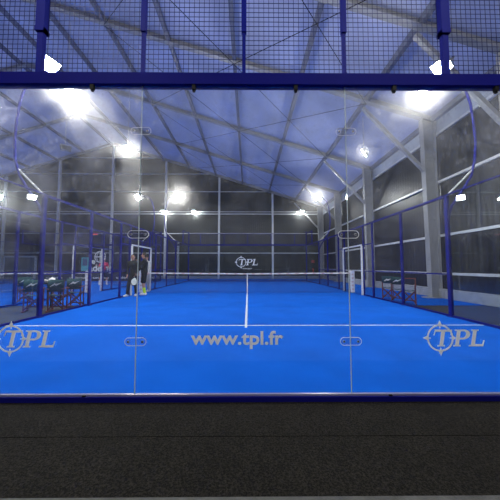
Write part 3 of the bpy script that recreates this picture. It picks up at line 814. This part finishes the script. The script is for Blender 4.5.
def person(name_label, x, y, rz, J, top, bottom, legs, sock, cap=None, long_sleeve=True, long_legs=False, scale=1.0):
    """front toward local -y"""
    r = empty('person', name_label, 'person', (x,y,0), rz, 'people')
    r.scale = (scale,)*3
    V = {k: Vector(v) for k, v in J.items() if k != '_yaw'}
    b = MB()
    # torso
    capsule(b, V['hip']+Vector((-.07,0,0)), V['hip']+Vector((.07,0,0)), .105, .105)
    capsule(b, V['hip'], V['waist'], .125, .120); capsule(b, V['waist'], V['chest'], .118, .140)
    capsule(b, V['shL'], V['shR'], .062, .062)
    capsule(b, V['chest'], V['neck'], .125, .062); capsule(b, V['neck'], V['head']+Vector((0,0,-.06)), .055, .052)
    hd = V['head']; hq = Quaternion((0,0,1), J['_yaw']) if '_yaw' in J else Quaternion()
    R = hq.to_matrix()
    b.ball(hd, (.077,.095,.115), 16, 12, R)
    b.ball(hd+R @ Vector((0,-.045,-.055)), (.052,.055,.062), 12, 8, R)
    b.ball(hd+R @ Vector((0,-.105,-.012)), (.014,.020,.026), 8, 6, R)
    for s in (-1,1): b.ball(hd+R @ Vector((s*.078,.005,-.005)), (.012,.022,.034), 8, 6, R)
    for s in ('L','R'):
        capsule(b, V['sh'+s], V['el'+s], .050, .040); capsule(b, V['el'+s], V['wr'+s], .040, .027)
        capsule(b, V['th'+s], V['kn'+s], .088, .056); capsule(b, V['kn'+s], V['an'+s], .058, .037)
        capsule(b, V['kn'+s]+(V['an'+s]-V['kn'+s])*.3+Vector((0,.02,0)), V['kn'+s]+(V['an'+s]-V['kn'+s])*.45+Vector((0,.01,0)), .05, .045)
        capsule(b, V['an'+s], V['toe'+s], .038, .030)
        fd = (V['wr'+s]-V['el'+s])
        hand(b, V['wr'+s]-fd.normalized()*.01, fd, (0,-1,.2), .45)
    remesh(b, 'body', SKIN, r, .0085, 3)
    for s in (-1,1): MB().ball(hd+R @ Vector((s*.031,-.088,.010)), .010, 8, 6).build('eye', EYE, r)
    MB().ball(hd+R @ Vector((0,-.093,-.055)), (.022,.008,.006), 8, 6, R).build('mouth', mat('lips',(.35,.12,.10),.5), r)
    # hair or cap
    h = MB(); h.ball(hd+R @ Vector((0,.016,.022)), (.086,.098,.104), 16, 12, R)
    h.ball(hd+R @ Vector((0,.05,-.03)), (.074,.062,.07), 12, 8, R)
    h.v = [v for v in h.v]
    remesh(h, 'hair', HAIR, r, .012, 2)
    if cap is not None:
        c = MB(); c.ball(hd+R @ Vector((0,.0,.055)), (.094,.108,.078), 16, 10, R)
        c.ball(hd+R @ Vector((0,-.12,.045)), (.066,.075,.012), 14, 6, R)
        remesh(c, 'cap', cap, r, .009, 2)
    # jacket or shirt
    t = MB()
    capsule(t, V['hip']+Vector((-.06,0,.02)), V['hip']+Vector((.06,0,.02)), .118, .118)
    capsule(t, V['hip'], V['waist'], .140, .137); capsule(t, V['waist'], V['chest'], .136, .156)
    capsule(t, V['shL'], V['shR'], .078, .078); capsule(t, V['chest'], V['neck'], .143, .068)
    for s in ('L','R'):
        if long_sleeve:
            capsule(t, V['sh'+s], V['el'+s], .068, .056); capsule(t, V['el'+s], V['el'+s].lerp(V['wr'+s],.93), .056, .040)
        else: capsule(t, V['sh'+s], V['sh'+s].lerp(V['el'+s],.6), .068, .064)
    remesh(t, 'jacket' if long_sleeve else 'shirt', top, r, .013, 3)
    g = MB()
    capsule(g, V['hip']+Vector((-.07,0,-.02)), V['hip']+Vector((.07,0,-.02)), .122, .122)
    for s in ('L','R'):
        if long_legs: capsule(g, V['th'+s], V['kn'+s], .105, .076); capsule(g, V['kn'+s], V['kn'+s].lerp(V['an'+s],.92), .076, .056)
        else: capsule(g, V['th'+s], V['th'+s].lerp(V['kn'+s],.82), .108, .100)
    remesh(g, 'trousers' if long_legs else 'shorts', bottom, r, .013, 3)
    for s in ('L','R'):
        k = MB(); capsule(k, V['kn'+s].lerp(V['an'+s],.50), V['an'+s], .054, .046); remesh(k, 'sock', sock, r, .010, 2)
        k = MB(); a = V['an'+s]; tt = V['toe'+s]
        capsule(k, (a.x,a.y+.02,a.z-.02), a.lerp(tt,.2), .044, .044); capsule(k, (a.x,a.y+.045,a.z-.045), tt, .042, .038)
        capsule(k, a.lerp(tt,.15), tt, .048, .036)
        k.v = [(q[0],q[1],max(q[2],.002)) for q in k.v]
        remesh(k, 'shoe', SHOE, r, .010, 2)
    return r

def stance(lean=0, spread=.11, armL=None, armR=None, legL=None, legR=None, yaw=0):
    J = dict(hip=(0,0,.96), waist=(0,-.01-.3*lean,1.13), chest=(0,-.01-.8*lean,1.32), neck=(0,-1.2*lean,1.50), head=(0,-.02-1.5*lean,1.66),
             shL=(.175,-1.0*lean,1.43), shR=(-.175,-1.0*lean,1.43))
    J['elL'], J['wrL'] = armL or ((.25,-.03,1.15), (.24,-.15,.93))
    J['elR'], J['wrR'] = armR or ((-.25,-.03,1.15), (-.24,-.15,.93))
    J['thL'] = (.09,0,.92); J['thR'] = (-.09,0,.92)
    J['knL'], J['anL'], J['toeL'] = legL or ((spread,-.03,.50), (spread+.01,.03,.085), (spread+.03,-.13,.042))
    J['knR'], J['anR'], J['toeR'] = legR or ((-spread,-.03,.50), (-spread-.01,.03,.085), (-spread-.03,-.13,.042))
    J['_yaw'] = yaw
    return J
# front player: side-on facing left, hand raised to the face, bare calves, neon socks
person('person in black jacket and shorts with neon yellow socks, side-on by the gate', -4.47, 9.10, -PI/2+.25,
       stance(armL=((.22,-.06,1.16),(.16,-.25,1.02)), armR=((-.22,-.10,1.18),(-.08,-.26,1.40)), yaw=0),
       NAVY, NAVY, NEON, NEON, None, True, False, 1.03)
# second player in black, legs in long trousers, one foot forward to the left, holding a racket
person('person in black tracksuit holding a racket low, leaning in the gate opening', -4.72, 8.6, -.05,
       stance(lean=.05, armL=((.25,-.05,1.16),(.22,-.20,.95)), armR=((-.24,-.04,1.16),(-.16,-.22,.92)),
              legR=((-.14,-.13,.50),(-.17,-.18,.085),(-.22,-.32,.042)), legL=((.10,-.02,.50),(.12,.03,.085),(.14,-.13,.042)), yaw=.3),
       NAVY, NAVY, NAVY, NAVY, None, True, True, .97)
person('person in light grey top, mostly hidden behind the white gate pad', -4.95, 10.6, -.4, stance(), GREYC, GREYC, GREYC, SHOE, None, True, True, 1.0)
person('person in crimson shirt and white cap playing on the second court', -9.65, 15.4, .6,
       stance(lean=.06, armR=((-.30,-.12,1.20),(-.40,-.30,1.28)), armL=((.28,-.10,1.2),(.22,-.30,1.15)), spread=.2),
       PINK, NAVY, SKIN, SHOE, SHOE, False, False, 1.0)

def racket(loc, rot, lab):
    r = empty('padel_racket', lab, 'racket', loc); r.rotation_euler = rot
    pts = []
    for q in range(32):
        a = 2*PI*q/32; rx = .128; rz = .145 if math.sin(a) > 0 else .165
        pts.append((rx*math.cos(a)*(1 if math.sin(a) > -.2 else 1+.5*(math.sin(a)+.2)), .30+rz*math.sin(a)))
    MB().prism(pts, -.017, .017).build('face', RACK, r, .004)
    mb = MB()
    for i in range(-2,3):
        for j in range(-2,3):
            if i*i+j*j < 7:
                for yy in (-.0175,.0175): mb.tube([(i*.035,yy-.0006,.31+j*.035),(i*.035,yy+.0006,.31+j*.035)], .006, 8)
    mb.build('holes', BLACK, r)
    P3 = [(x,0,z) for x,z in pts]; P3.append(P3[0]); MB().tube(P3, .018, 8, False).build('rim', BLACK, r)
    MB().tube([(0,0,.15),(0,0,-.02)], [.017,.019], 10).build('handle', BLACK, r)
racket((-4.53,8.34,.90), (0.15,PI*1.1,.95), 'pale padel racket held low by the person in the black tracksuit')
racket((-10.07,15.2,1.26), (0,-.5,.2), 'padel racket held by the person in the crimson shirt')

# ------------------------------------------------------------------ world, camera, settings
wd = bpy.data.worlds.new('dusk'); sc.world = wd; wd.use_nodes = True
bg = wd.node_tree.nodes['Background']; bg.inputs[0].default_value = (.33, .42, .88, 1); bg.inputs[1].default_value = 1.6

cam = bpy.data.cameras.new('camera'); co = bpy.data.objects.new('camera', cam); C.objects.link(co)
cam.sensor_width = 36; cam.sensor_fit = 'HORIZONTAL'; cam.lens = 265.75/500*36; cam.clip_start = .05; cam.clip_end = 200
co.location = (.043, -2.528, 1.2244)
pitch, yaw = .06238, .00703
fwd = Vector((math.sin(yaw)*math.cos(pitch), math.cos(yaw)*math.cos(pitch), math.sin(pitch)))
co.rotation_euler = fwd.to_track_quat('-Z','Y').to_euler()
sc.camera = co
sc.view_settings.view_transform = 'Standard'; sc.view_settings.look = 'None'; sc.view_settings.gamma = 1
sc.view_settings.exposure = 0.0; sc.view_settings.use_curve_mapping = False
cy = sc.cycles
cy.max_bounces = 10; cy.diffuse_bounces = 4; cy.glossy_bounces = 5; cy.transmission_bounces = 6; cy.transparent_max_bounces = 40
cy.caustics_reflective = False; cy.caustics_refractive = True; cy.sample_clamp_indirect = 6; cy.use_denoising = True
cy.blur_glossy = .5
